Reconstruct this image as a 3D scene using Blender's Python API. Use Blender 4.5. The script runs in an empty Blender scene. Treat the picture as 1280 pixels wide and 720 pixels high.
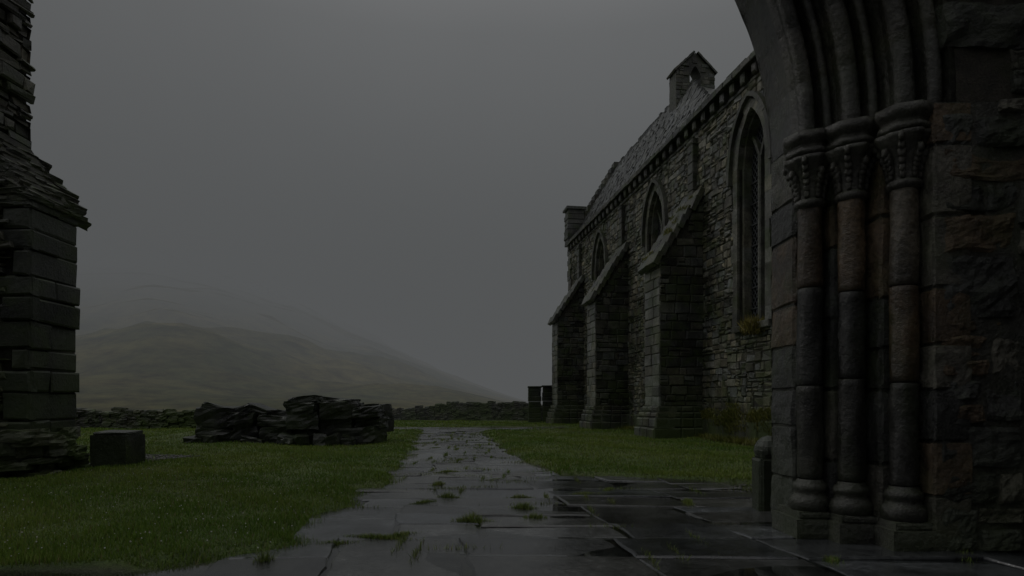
import bpy, math, random
import numpy as np
from mathutils import Vector, noise as mn
random.seed(7); np.random.seed(7)
R=random.uniform
D=bpy.data; C=bpy.context; scene=C.scene

# ------------------------------------------------ helpers
class Acc:
    def __init__(s): s.v=[]; s.f=[]; s.c=[]
    def add(s,vs,fs,col):
        b=len(s.v); s.v.extend([tuple(p) for p in vs])
        for f in fs: s.f.append(tuple(b+i for i in f)); s.c.append(col)
def link(o,parent=None):
    C.collection.objects.link(o)
    if parent: o.parent=parent
    return o
def empty(name):
    e=D.objects.new(name,None); return link(e)
def build(name,A,mat,parent=None,smooth=False):
    me=D.meshes.new(name); me.from_pydata(A.v,[],A.f); me.update()
    at=me.color_attributes.new('Col','FLOAT_COLOR','CORNER')
    tot=np.array([len(f) for f in A.f])
    cols=np.repeat(np.array([(c[0],c[1],c[2],1) for c in A.c],dtype=np.float32),tot,axis=0)
    at.data.foreach_set('color',cols.ravel())
    if smooth: me.polygons.foreach_set('use_smooth',[True]*len(me.polygons))
    me.materials.append(mat)
    return link(D.objects.new(name,me),parent)
V3=Vector
def scol(lo=.6,hi=1.35,warm=.12):
    k=R(lo,hi); w=R(-warm*.4,warm)
    return (k*(1+w),k*(1+w*.3),k*(1-w))
def block(A,P,U,V,N,w,h,p,bev=.02,jit=.01,col=None,back=.03):
    col=col or scol()
    j=lambda:R(-jit,jit)
    bev=min(bev,w*.3,h*.3)
    cs=[(0,0),(w,0),(w,h),(0,h)]
    mid=[];fr=[];bk=[]
    for (a,b) in cs:
        a1=a+j();b1=b+j()
        ia=a1+(bev if a==0 else -bev)+j()*.5; ib=b1+(bev if b==0 else -bev)+j()*.5
        bk.append(P+U*a1+V*b1-N*back)
        mid.append(P+U*a1+V*b1+N*(p-bev*.8))
        fr.append(P+U*ia+V*ib+N*(p+j()))
    vs=bk+mid+fr; fs=[]
    for i in range(4):
        k=(i+1)%4
        fs.append((i,k,4+k,4+i)); fs.append((4+i,4+k,8+k,8+i))
    fs.append((8,9,10,11))
    A.add(vs,fs,col)
def rough(A,P,U,V,N,w,h,p,n=8,amp=.02,col=None,back=.05,pw=6,wob=.02):
    col=col or scol(); vs=[];fs=[]
    sd=V3((R(0,99),R(0,99),R(0,99)))
    skew=R(-.03,.03)
    cj=[(R(-wob,wob),R(-wob,wob)) for _ in range(4)]
    ts=[0,.035]+[.035+.93*q/(n-2) for q in range(1,n-2)]+[.965,1]
    for i in range(n+1):
        for k in range(n+1):
            u=ts[i]; v=ts[k]
            eu=max(0,1-abs(2*u-1)**pw)**.5; ev=max(0,1-abs(2*v-1)**pw)**.5
            a1=[(1-u)*(1-v),u*(1-v),u*v,(1-u)*v]
            q=P+U*(u*w+wob*mn.noise(sd+V3((0,v*3,3)))+sum(c[0]*t for c,t in zip(cj,a1)))+V*(v*h+wob*mn.noise(sd+V3((u*3,0,7)))+skew*(u-.5)*w+sum(c[1]*t for c,t in zip(cj,a1)))
            d=-back+(p+back)*eu*ev
            if eu*ev>0: d+=amp*(mn.fractal(q*3.5+sd,.8,2.1,5)+.3*mn.noise(q*14+sd))*min(1,eu*ev*1.5)
            vs.append(q+N*d)
    for i in range(n):
        for k in range(n):
            a=i*(n+1)+k; fs.append((a,a+n+1,a+n+2,a+1))
    A.add(vs,fs,col)
def box(A,P,U,V,N,w,h,d,col=(1,1,1)):
    vs=[P+U*a+V*b+N*c for c in (0,d) for (a,b) in ((0,0),(w,0),(w,h),(0,h))]
    A.add(vs,[(0,3,2,1),(4,5,6,7),(0,1,5,4),(1,2,6,5),(2,3,7,6),(3,0,4,7)],col)
def masonry(A,P,U,V,N,W,H,hr=(.12,.3),wr=(.25,.7),pr=(.02,.07),skip=None,bev=.02,jit=.01,seg=0,gap=.012,lo=.6,hi=1.35,warm=.12,amp=.02,v0=0,pw=6,colf=None):
    v=v0
    while v<H-.02:
        h=min(R(*hr),H-v)
        if H-v-h<hr[0]*.6: h=H-v
        u=0
        while u<W-.02:
            w=min(R(*wr),W-u)
            if W-u-w<wr[0]*.6: w=W-u
            parts=[(v,h)]
            if h>hr[0]*1.5 and w<wr[1]*.6 and R(0,1)<.35:
                c=R(.4,.6); parts=[(v,h*c),(v+h*c,h*(1-c))]
            for (vv,hh) in parts:
                if skip and skip(u+w/2,vv+hh/2,w,hh): continue
                a=(P+U*(u+gap/2)+V*(vv+gap/2),U,V,N,w-gap,hh-gap,R(*pr))
                cc=colf() if colf else scol(lo,hi,warm)
                if seg: rough(A,*a,n=seg,amp=amp,col=cc,pw=pw)
                else: block(A,*a,bev=bev*R(.6,1.4),jit=jit,col=cc)
            u+=w
        v+=h
def rock(A,c,sx,sy,sz,rot=(0,0,0),n=4,rnd=.5,amp=.12,col=None,base=None):
    from mathutils import Euler
    col=col or scol(); m=Euler(rot).to_matrix(); sd=V3((R(0,99),R(0,99),R(0,99)))
    idx={};vs=[];fs=[]
    def vid(i,j,k):
        if (i,j,k) in idx: return idx[(i,j,k)]
        p=V3((2*i/n-1,2*j/n-1,2*k/n-1))
        q=p.lerp(p.normalized()*1.15, rnd*max(0,(p.length-1)/.73))
        q=q*(1+amp*mn.noise(p*1.3+sd)+amp*.5*mn.noise(p*3+sd))
        q=V3((q.x*sx,q.y*sy,q.z*sz)); q=m@q+V3(c)
        idx[(i,j,k)]=len(vs); vs.append(q); return idx[(i,j,k)]
    for a in range(n):
        for b in range(n):
            fs.append([vid(a,b,0),vid(a,b+1,0),vid(a+1,b+1,0),vid(a+1,b,0)])
            fs.append([vid(a,b,n),vid(a+1,b,n),vid(a+1,b+1,n),vid(a,b+1,n)])
            fs.append([vid(a,0,b),vid(a+1,0,b),vid(a+1,0,b+1),vid(a,0,b+1)])
            fs.append([vid(a,n,b),vid(a,n,b+1),vid(a+1,n,b+1),vid(a+1,n,b)])
            fs.append([vid(0,a,b),vid(0,a,b+1),vid(0,a+1,b+1),vid(0,a+1,b)])
            fs.append([vid(n,a,b),vid(n,a+1,b),vid(n,a+1,b+1),vid(n,a,b+1)])
    A.add(vs,fs,col)
def lathe(A,cx,cy,prof,n=28,col=(1,1,1),nz=.0,lobes=None):
    vs=[];fs=[]
    for (r,z) in prof:
        for i in range(n):
            a=2*math.pi*i/n; rr=r
            if nz: rr*=1+nz*mn.noise(V3((math.cos(a)*1.5+cx*9,math.sin(a)*1.5+cy*7,z*3)))
            if lobes: rr*=lobes(a,z)
            vs.append(V3((cx+rr*math.cos(a),cy+rr*math.sin(a),z)))
    for k in range(len(prof)-1):
        for i in range(n):
            j=(i+1)%n; fs.append((k*n+i,k*n+j,(k+1)*n+j,(k+1)*n+i))
    A.add(vs,fs,col)
X,Y,Z=V3((1,0,0)),V3((0,1,0)),V3((0,0,1))

# ------------------------------------------------ materials
def nodes(name):
    m=D.materials.new(name); m.use_nodes=True; nt=m.node_tree
    b=nt.nodes['Principled BSDF']; return m,nt,b
def N_(nt,t,**k):
    n=nt.nodes.new(t)
    for a,v in k.items(): setattr(n,a,v)
    return n
def ramp(nt,src,stops):
    r=N_(nt,'ShaderNodeValToRGB'); e=r.color_ramp.elements
    while len(e)<len(stops): e.new(.5)
    for el,(p,c) in zip(e,stops):
        el.position=p; el.color=(c,c,c,1) if not isinstance(c,tuple) else (*c,1)
    nt.links.new(src,r.inputs[0]); return r.outputs[0]
def noise(nt,scale,detail=6,rough=.6,vec=None,dist=0):
    n=N_(nt,'ShaderNodeTexNoise'); n.inputs['Scale'].default_value=scale; n.inputs['Detail'].default_value=detail
    n.inputs['Roughness'].default_value=rough; n.inputs['Distortion'].default_value=dist
    if vec: nt.links.new(vec,n.inputs['Vector'])
    return n.outputs[0]
def mixc(nt,f,a,b,mode='MIX'):
    m=N_(nt,'ShaderNodeMix'); m.data_type='RGBA'; m.blend_type=mode
    for s,v in ((0,f),(6,a),(7,b)):
        if hasattr(v,'links'): nt.links.new(v,m.inputs[s])
        else: m.inputs[s].default_value=v if s==0 else (*v,1)
    return m.outputs[2]
def math_(nt,op,a,b=0):
    m=N_(nt,'ShaderNodeMath',operation=op)
    for s,v in ((0,a),(1,b)):
        if hasattr(v,'links'): nt.links.new(v,m.inputs[s])
        else: m.inputs[s].default_value=v
    return m.outputs[0]
def stone_mat(name,base,rlo=.25,rhi=.6,moss=.5,bump=.5,sc=1.0,lichen=.0,mosscol=(.06,.092,.018),spec=.5,mossh=.33):
    m,nt,b=nodes(name); L=nt.links
    geo=N_(nt,'ShaderNodeNewGeometry'); pos=geo.outputs['Position']
    at=N_(nt,'ShaderNodeVertexColor'); at.layer_name='Col'
    n1=noise(nt,2.2*sc,6,.65,pos); n2=noise(nt,14*sc,6,.7,pos); n3=noise(nt,.5*sc,3,.5,pos)
    c=mixc(nt,1.0,base,at.outputs[0],'MULTIPLY')
    v=ramp(nt,n1,[(.3,.45),(.7,1.45)]); c=mixc(nt,1.0,c,v,'MULTIPLY')
    v=ramp(nt,n2,[(.3,.5),(.72,1.55)]); c=mixc(nt,1.0,c,v,'MULTIPLY')
    v=ramp(nt,n3,[(.38,.5),(.55,1.15)]); c=mixc(nt,1.0,c,v,'MULTIPLY')
    if lichen:
        vo=N_(nt,'ShaderNodeTexVoronoi'); vo.inputs['Scale'].default_value=5*sc; L.new(pos,vo.inputs['Vector'])
        f=ramp(nt,vo.outputs['Distance'],[(.12,1.),(.2,0.)])
        f=math_(nt,'MULTIPLY',f,ramp(nt,noise(nt,.7,3,.5,pos),[(.56,0.),(.66,lichen)]))
        c=mixc(nt,f,c,(.26,.27,.24))
    sep=N_(nt,'ShaderNodeSeparateXYZ'); L.new(geo.outputs['Normal'],sep.inputs[0])
    up=ramp(nt,sep.outputs[2],[(.2,0.),(.75,1.)])
    g=ramp(nt,n1,[(.45,0.),(.62,1.)])
    gg=math_(nt,'MULTIPLY',math_(nt,'MULTIPLY',up,g),moss)
    sp=N_(nt,'ShaderNodeSeparateXYZ'); L.new(pos,sp.inputs[0])
    low=ramp(nt,math_(nt,'MULTIPLY',sp.outputs[2],mossh),[(.0,1.),(.9,0.)])
    g2=math_(nt,'MULTIPLY',math_(nt,'MULTIPLY',low,ramp(nt,n3,[(.42,0.),(.58,1.)])),min(1,moss*1.0))
    g3=math_(nt,'MULTIPLY',ramp(nt,noise(nt,.9*sc,5,.6,pos,1.0),[(.46,0.),(.64,1.)]),moss*.62)
    gg=math_(nt,'MAXIMUM',math_(nt,'MAXIMUM',gg,g2),g3)
    c=mixc(nt,gg,c,mosscol)
    L.new(c,b.inputs['Base Color'])
    r=ramp(nt,n1,[(.3,rlo),(.7,rhi)]); r=math_(nt,'MAXIMUM',r,math_(nt,'MULTIPLY',gg,.7)); L.new(r,b.inputs['Roughness'])
    b.inputs['Specular IOR Level'].default_value=spec
    bp=N_(nt,'ShaderNodeBump'); bp.inputs['Strength'].default_value=bump; bp.inputs['Distance'].default_value=.03
    h=math_(nt,'ADD',n2,math_(nt,'MULTIPLY',noise(nt,50*sc,3,.6,pos),.35)); h=math_(nt,'ADD',h,n1)
    L.new(h,bp.inputs['Height']); L.new(bp.outputs[0],b.inputs['Normal'])
    return m
M_wall=stone_mat('church_rubble',(.195,.195,.175),.28,.65,.95,.6,lichen=.4)
M_ash=stone_mat('church_ashlar',(.12,.122,.112),.22,.5,.9,.5,lichen=.8)
M_roof=stone_mat('slate_roof',(.12,.125,.13),.25,.55,.3,.4)
M_ruin=stone_mat('ruin_stone',(.11,.108,.095),.22,.6,1.0,.8,mossh=.14)
M_quoin=stone_mat('quoin_stone',(.05,.053,.052),.22,.5,.7,.7,mossh=.14)
M_gate=stone_mat('gateway_stone',(.085,.084,.077),.14,.5,.5,1.0,sc=1.6,mossh=.7)
M_shaft=stone_mat('gateway_shaft',(.066,.065,.058),.10,.34,.3,.6,sc=1.3,mossh=.7)
M_mortar=stone_mat('mortar',(.085,.08,.07),.6,.9,.4,.9,sc=3)
M_dark=stone_mat('wet_dark_stone',(.038,.040,.040),.18,.5,.4,.6)
M_flag=stone_mat('wet_flagstone',(.07,.075,.078),.03,.28,.0,.16,spec=.85)
M_cob=stone_mat('wet_gravel',(.07,.07,.065),.2,.5,.1,.5)
def simple(name,col,r):
    m,nt,b=nodes(name); b.inputs['Roughness'].default_value=r
    n=noise(nt,30,3); L=nt.links; c=mixc(nt,ramp(nt,n,[(.3,.0),(.7,1.)]),tuple(x*.7 for x in col),tuple(x*1.2 for x in col)); L.new(c,b.inputs['Base Color'])
    return m
M_glass=simple('dark_leaded_glass',(.012,.014,.016),.25)
M_lead=simple('lead_came',(.07,.075,.08),.5)
M_daisy=simple('daisy',(.6,.6,.55),.6)
m=D.materials.new('rain_water'); m.use_nodes=True; nt=m.node_tree; nt.nodes.clear()
out=N_(nt,'ShaderNodeOutputMaterial'); tr=N_(nt,'ShaderNodeBsdfTransparent'); tr.inputs[0].default_value=(.8,.82,.8,1)
gl=N_(nt,'ShaderNodeBsdfGlossy'); gl.inputs['Roughness'].default_value=.03; gl.inputs[0].default_value=(1,1,1,1)
fr=N_(nt,'ShaderNodeFresnel'); fr.inputs[0].default_value=1.5; mx=N_(nt,'ShaderNodeMixShader')
nt.links.new(fr.outputs[0],mx.inputs[0]); nt.links.new(tr.outputs[0],mx.inputs[1]); nt.links.new(gl.outputs[0],mx.inputs[2]); nt.links.new(mx.outputs[0],out.inputs[0])
M_water=m

m,nt,b=nodes('grass_blades'); at=N_(nt,'ShaderNodeVertexColor'); at.layer_name='Col'
nt.links.new(at.outputs[0],b.inputs['Base Color']); b.inputs['Roughness'].default_value=.5
b.inputs['Specular IOR Level'].default_value=.3
M_grass=m
m,nt,b=nodes('lawn_ground'); geo=N_(nt,'ShaderNodeNewGeometry'); pos=geo.outputs['Position']
n1=noise(nt,.25,5,.6,pos); n2=noise(nt,3,8,.7,pos); n3=noise(nt,25,4,.7,pos)
c=mixc(nt,ramp(nt,n1,[(.35,0.),(.65,1.)]),(.07,.13,.020),(.14,.175,.04))
c=mixc(nt,ramp(nt,n2,[(.4,0.),(.7,1.)]),c,(.06,.085,.02))
sp=N_(nt,'ShaderNodeSeparateXYZ'); nt.links.new(pos,sp.inputs[0])
far=ramp(nt,math_(nt,'MULTIPLY',sp.outputs[1],.01),[(.52,0.),(.66,1.)])
c=mixc(nt,far,c,(.14,.13,.06))
at=N_(nt,'ShaderNodeVertexColor'); at.layer_name='Soil'
c=mixc(nt,at.outputs[0],c,mixc(nt,ramp(nt,n2,[(.45,0.),(.6,1.)]),(.05,.043,.032),(.04,.05,.02)))
c=mixc(nt,1.,c,ramp(nt,n3,[(.3,.6),(.7,1.3)]),'MULTIPLY')
nt.links.new(c,b.inputs['Base Color']); b.inputs['Roughness'].default_value=.75
bp=N_(nt,'ShaderNodeBump'); bp.inputs['Distance'].default_value=.05; nt.links.new(n3,bp.inputs['Height']); nt.links.new(bp.outputs[0],b.inputs['Normal'])
M_ground=m
m,nt,b=nodes('moor_grass'); geo=N_(nt,'ShaderNodeNewGeometry'); pos=geo.outputs['Position']
n1=noise(nt,.03,8,.65,pos,.5); n2=noise(nt,.2,8,.7,pos)
c=mixc(nt,ramp(nt,n1,[(.4,0.),(.6,1.)]),(.19,.165,.06),(.09,.10,.04))
c=mixc(nt,1.,c,ramp(nt,n2,[(.35,.45),(.65,1.45)]),'MULTIPLY')
nt.links.new(c,b.inputs['Base Color']); b.inputs['Roughness'].default_value=.9; b.inputs['Specular IOR Level'].default_value=.1
# upper slope turns transparent with height: cloud haze put into the alpha
sp=N_(nt,'ShaderNodeSeparateXYZ'); nt.links.new(pos,sp.inputs[0])
zz=math_(nt,'ADD',sp.outputs[2],math_(nt,'MULTIPLY',math_(nt,'SUBTRACT',noise(nt,.012,3,.5,pos),.5),22))
mr=N_(nt,'ShaderNodeMapRange'); mr.interpolation_type='SMOOTHSTEP'
mr.inputs[1].default_value=8; mr.inputs[2].default_value=66; mr.inputs[3].default_value=1; mr.inputs[4].default_value=0
nt.links.new(zz,mr.inputs[0]); nt.links.new(mr.outputs[0],b.inputs['Alpha'])
M_hill=m

# ------------------------------------------------ ground
LY=[-20,5.0,5.5,6.4,8.3,11.8,20.4,28,34,34.5,38,38.3]; LX=[-16,-16,-3.0,-2.15,-2.3,-2.2,-3.1,-4.1,-4.7,-9,-10,-4]
RY=[-20,10.9,11.3,11.8,12.9,16.7,32,34,34.5,38,38.3]; RX=[14,14,4.1,3.0,.95,.15,-1.48,-1.4,3.5,3.2,-4]
def edges(y): return np.interp(y,LY,LX),np.interp(y,RY,RX)
def paved(x,y):
    l,r=edges(y); w=.12*np.sin(y*2.3)+.08*np.sin(y*5.1+1)
    d=np.minimum(x-l-w,r+w-x)
    return np.where(y>38.3,-5,d)
def sm(t): t=np.clip(t,0,1); return t*t*(3-2*t)
def gz(x,y):
    d=paved(x,y)
    g=-.035+.085*sm((-d)/.35)
    und=.05*np.sin(x*.45+1)*np.sin(y*.37)+.03*np.sin(x*1.3+y*.9)
    g=g+und*sm(-d/2)
    g=g+.35*np.exp(-(((x+11.5)/2.2)**2+((y-24.5)/1.6)**2))
    return g
xs=np.concatenate([np.linspace(-1500,-70,20),np.linspace(-60,-12,90),np.linspace(-11.8,6,150),np.linspace(6.3,40,80),np.linspace(50,1500,20)])
ys=np.concatenate([np.linspace(-400,-20,8),np.linspace(-15,4,20),np.linspace(4.2,16,110),np.linspace(16.2,45,130),np.linspace(46,110,60),np.linspace(130,2500,20)])
gx,gy=np.meshgrid(xs,ys); g_z=gz(gx,gy)
def gridmesh(name,gx,gy,g_z,mat):
    ny,nx=gx.shape
    v=np.stack([gx,gy,g_z],-1).reshape(-1,3)
    i=np.arange(ny*nx).reshape(ny,nx)
    f=np.stack([i[:-1,:-1],i[:-1,1:],i[1:,1:],i[1:,:-1]],-1).reshape(-1,4)
    me=D.meshes.new(name); me.from_pydata(v.tolist(),[],f.tolist()); me.polygons.foreach_set('use_smooth',[True]*len(me.polygons)); me.materials.append(mat)
    return link(D.objects.new(name,me))
go=gridmesh('ground',gx,gy,g_z,M_ground)
so_=sm((paved(gx,gy)+.15)/.25).reshape(-1)
at=go.data.color_attributes.new('Soil','FLOAT_COLOR','POINT')
at.data.foreach_set('color',np.stack([so_,so_,so_,np.ones_like(so_)],-1).astype(np.float32).ravel())

def nz2(x,y,s,o): return mn.fractal(V3((x*s,y*s,o)),1.0,2.0,5)
hy=np.concatenate([np.linspace(64,200,70),np.linspace(206,760,60)]); hu=np.linspace(-1,1,150)
a=np.zeros((len(hy),len(hu))); bb=np.zeros_like(a); hz=np.zeros_like(a)
for i,y in enumerate(hy):
    for j,u in enumerate(hu):
        x=-180+u*(230+ .9*y) 
        e=float(np.interp(y,[64,75,100,150,200,300,450,760],[-1.2,.4,5,17,33,72,116,118]))
        lat=float(np.clip((14-x+.04*(y-100))/(.66*y),0,1.2)); lat=lat*lat*(3-2*lat)*.5+lat*.5 if lat<1 else 1.0+.1*(lat-1)
        a[i,j]=x; bb[i,j]=y
        hz[i,j]=-.9+(e+.9)*lat+(nz2(x,y,.02,1)*5+nz2(x,y,.09,5)*1.2)*min(1,max(0,e)/12)*min(1,lat*2.5)
gridmesh('hill',a,bb,hz,M_hill)

# ------------------------------------------------ flagstones
F=Acc()
def slab(x,y,w,dep,skx):
    g=R(.008,.022)
    tz=R(-.009,.009); tx,ty=R(-.006,.006),R(-.006,.006)
    n=5; vs=[];fs=[]; sd=R(0,99)
    cj=[(R(-.04,.04),R(-.04,.04)) for _ in range(4)]
    ring=[]
    for k in range(4):
        for t in range(n):
            q=t/n; ring.append([(q,0),(1,q),(1-q,1),(0,1-q)][k])
    m_=len(ring)
    def P(u,v,dz,ins):
        return x+g+ins+(w-2*g-2*ins)*u-.15*v*dep, y+g+ins+(dep-2*g-2*ins)*v+skx*(x+w*u), tz+tx*(u-.5)*4+ty*(v-.5)*4+dz
    for (dz,ins) in ((-.12,0),(-.018,0),(-.004,.012),(0,.03)):
        for (u,v) in ring:
            p=P(u,v,dz,ins); a1=[(1-u)*(1-v),u*(1-v),u*v,(1-u)*v]
            jx=sum(c[0]*t for c,t in zip(cj,a1)); jy=sum(c[1]*t for c,t in zip(cj,a1))
            nn=mn.noise(V3((p[0]*3,p[1]*3,sd)))*.035
            vs.append((p[0]+jx+nn,p[1]+jy+nn,p[2]))
    for k in range(3):
        for t in range(m_): fs.append((k*m_+t,k*m_+(t+1)%m_,(k+1)*m_+(t+1)%m_,(k+1)*m_+t))
    vs.append(P(.5,.5,R(-.005,.003),0)); ci=len(vs)-1
    for t in range(m_): fs.append((3*m_+t,3*m_+(t+1)%m_,ci))
    F.add(vs,fs,scol(.45,1.6,.08))
y=-4.0
while y<38:
    near=y<11
    dep=R(1.5,2.3) if near else R(1.0,1.9)
    l,r=[float(q) for q in edges(y+dep/2)]
    if y<5.0<y+dep: dep=5.0-y if 5.0-y>.5 else dep
    l,r=[float(q) for q in edges(y+dep*.5)]
    l=max(l,-9); r=min(r,6.2)
    x=l+R(-.2,.1); skx=R(-.035,.01)
    while x<r-.1:
        w=R(.9,1.9) if near else R(.7,1.4)
        if r-x-w<.45: w=r-x+R(-.1,.1)
        cuts=[0]; 
        mx=.85 if not near else 1.2
        while cuts[-1]<dep-.35: cuts.append(cuts[-1]+R(mx*.5,mx))
        cuts[-1]=dep
        if len(cuts)<2: cuts=[0,dep]
        for c0,c1 in zip(cuts[:-1],cuts[1:]):
            cx,cy=x+w/2,y+(c0+c1)/2
            if (4.2<cx and cy>8.3): continue
            slab(x-.15*c0,y+c0,w,c1-c0,skx)
        x+=w
    y+=dep
build('flagstone_path',F,M_flag)
wxs=np.linspace(-9,6,120); wys=np.linspace(-4,38,260); a,bb=np.meshgrid(wxs,wys)
hz=np.zeros_like(a)
for i in range(a.shape[0]):
    for j in range(a.shape[1]): hz[i,j]=-.010+.024*mn.noise(V3((a[i,j]*.6,bb[i,j]*.4,4)))
pd=paved(a,bb); ii=np.arange(a.size).reshape(a.shape)
f=np.stack([ii[:-1,:-1],ii[:-1,1:],ii[1:,1:],ii[1:,:-1]],-1).reshape(-1,4); okf=(np.minimum.reduce([pd.reshape(-1)[f[:,k]] for k in range(4)])>.02)
me=D.meshes.new('puddle_water'); me.from_pydata(np.stack([a,bb,hz],-1).reshape(-1,3).tolist(),[],f[okf].tolist()); me.polygons.foreach_set('use_smooth',[True]*len(me.polygons)); me.materials.append(M_water); link(D.objects.new('puddle_water',me))
K=Acc()
for i in range(1800):
    if i%3: x_,y_=R(3.3,5.4),R(8.2,11.3)
    else: x_,y_=R(-9.8,-8.2),R(14.6,17)
    s=R(.01,.032); rock(K,(x_,y_,float(gz(x_,y_))+.01),s,s,s*.6,(0,0,R(0,3)),n=2,rnd=.7,col=scol(.4,1.3))
build('gravel',K,M_cob,smooth=True)

# ------------------------------------------------ grass
def blades(name,x,y,h,w,z=None,colA=(.115,.215,.026),colB=(.235,.30,.055),spread=.6):
    n=len(x); z=gz(x,y)-.01 if z is None else z
    a=np.random.rand(n)*2*np.pi; la=np.random.rand(n)*2*np.pi; ln=h*spread*np.random.rand(n)
    dx,dy=np.cos(a)*w/2,np.sin(a)*w/2
    v=np.zeros((n,3,3))
    v[:,0]=np.stack([x-dx,y-dy,z],-1); v[:,1]=np.stack([x+dx,y+dy,z],-1)
    v[:,2]=np.stack([x+np.cos(la)*ln,y+np.sin(la)*ln,z+h],-1)
    me=D.meshes.new(name); me.vertices.add(3*n); me.vertices.foreach_set('co',v.ravel())
    me.loops.add(3*n); me.loops.foreach_set('vertex_index',np.arange(3*n,dtype=np.int32))
    me.polygons.add(n); me.polygons.foreach_set('loop_start',np.arange(n,dtype=np.int32)*3)
    try: me.polygons.foreach_set('loop_total',np.full(n,3,dtype=np.int32))
    except Exception: pass
    me.update(); 
    at=me.color_attributes.new('Col','FLOAT_COLOR','CORNER')
    t=np.clip(.5+.45*np.sin(x*.9+np.sin(y*.7)*2)*np.sin(y*.8+x*.3)+np.random.randn(n)*.25,0,1)[:,None]
    c=np.array(colA)*(1-t)+np.array(colB)*t
    br=np.random.rand(n)<.06; c[br]=(.24,.20,.09)
    c=np.repeat(c[:,None,:],3,1); c[:,:2]*=.6; c[:,2]*=1.3
    c=np.concatenate([c,np.ones((n,3,1))],-1).astype(np.float32)
    at.data.foreach_set('color',c.ravel()); me.materials.append(M_grass); me.validate()
    return link(D.objects.new(name,me))
def cw(x,y): return x-(11.96-.16*y)
n=560000
yy=np.exp(np.random.uniform(np.log(4.9),np.log(50),n)); xx=np.random.uniform(-1.02,.62,n)*yy
d=paved(xx,yy); edge=d+.06*np.random.randn(n)
ok=(edge<.0)&(cw(xx,yy)<-.15)&~((yy<8.5)&(xx>2.6))&~((yy>11.8)&(yy<14)&(xx<-8.9))&~((np.hypot((xx+9)/.9,(yy-15.8)/1.2)<1))
xx,yy,d=xx[ok],yy[ok],d[ok]
clump=.75+.5*np.sin(xx*3.1+1.7*np.sin(yy*2.1))*np.sin(yy*2.7+xx)*.5
h=(.03+.05*np.random.rand(len(xx)))*clump*(1+yy/45)*(1+.5*np.exp(-np.abs(d)/.15))
blades('grass',xx,yy,h,.004+.0009*yy)
wx=[];wy=[];wh=[]
cl=[(590,652,.12,.15),(560,622,.1,.12),(548,606,.1,.1),(655,635,.1,.11),(668,647,.08,.09),(330,702,.05,.15),(470,671,.2,.05),(415,679,.12,.05),(530,628,.15,.06),(500,668,.12,.05),(860,628,.2,.06),(730,618,.2,.06),(760,612,.15,.05),(650,622,.1,.08),(560,590,.15,.07),(575,575,.15,.06),(620,600,.15,.05),(545,560,.2,.05),(1200,690,.15,.08),(1040,700,.1,.05)]
for (px,py,sp,hh) in cl:
    Y_=1120/(py-505); X_=(px-640)/800*Y_; k=int(500*sp/.15)
    ang=R(-.3,1.4); t_=np.random.randn(k)*sp*.9; u_=np.random.randn(k)*.03
    wx.append(X_+t_*math.cos(ang)-u_*math.sin(ang)); wy.append(Y_+t_*math.sin(ang)+u_*math.cos(ang)); wh.append(hh*(.25+.75*np.random.rand(k)*np.exp(-(t_/(sp*1.2))**2)))
for i in range(110):
    Y_=R(5.8,32); l,r=edges(Y_); X_=R(l,min(r,4)); k=60
    if i%2: ax,ay=.2,.015
    else: ax,ay=.015,.2
    wx.append(X_+np.random.randn(k)*ax); wy.append(Y_+np.random.randn(k)*ay); wh.append(.045*(.6+np.random.rand(k)))
wx=np.concatenate(wx);wy=np.concatenate(wy);wh=np.concatenate(wh)
blades('weeds',wx,wy,wh+.02,.006+.0006*wy,z=np.full(len(wx),-.025),colA=(.12,.19,.035),colB=(.23,.28,.07),spread=.9)
A=Acc()
for i in range(420):
    Y_=math.exp(R(math.log(5.6),math.log(16))); X_=R(-.85,-.25)*Y_
    if paved(X_,Y_)<-.1 and X_>-8.6:
        s=R(.003,.007); rock(A,(X_,Y_,float(gz(X_,Y_))+R(.05,.08)),s,s,s,n=2,rnd=1)
build('daisies',A,M_daisy)

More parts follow.
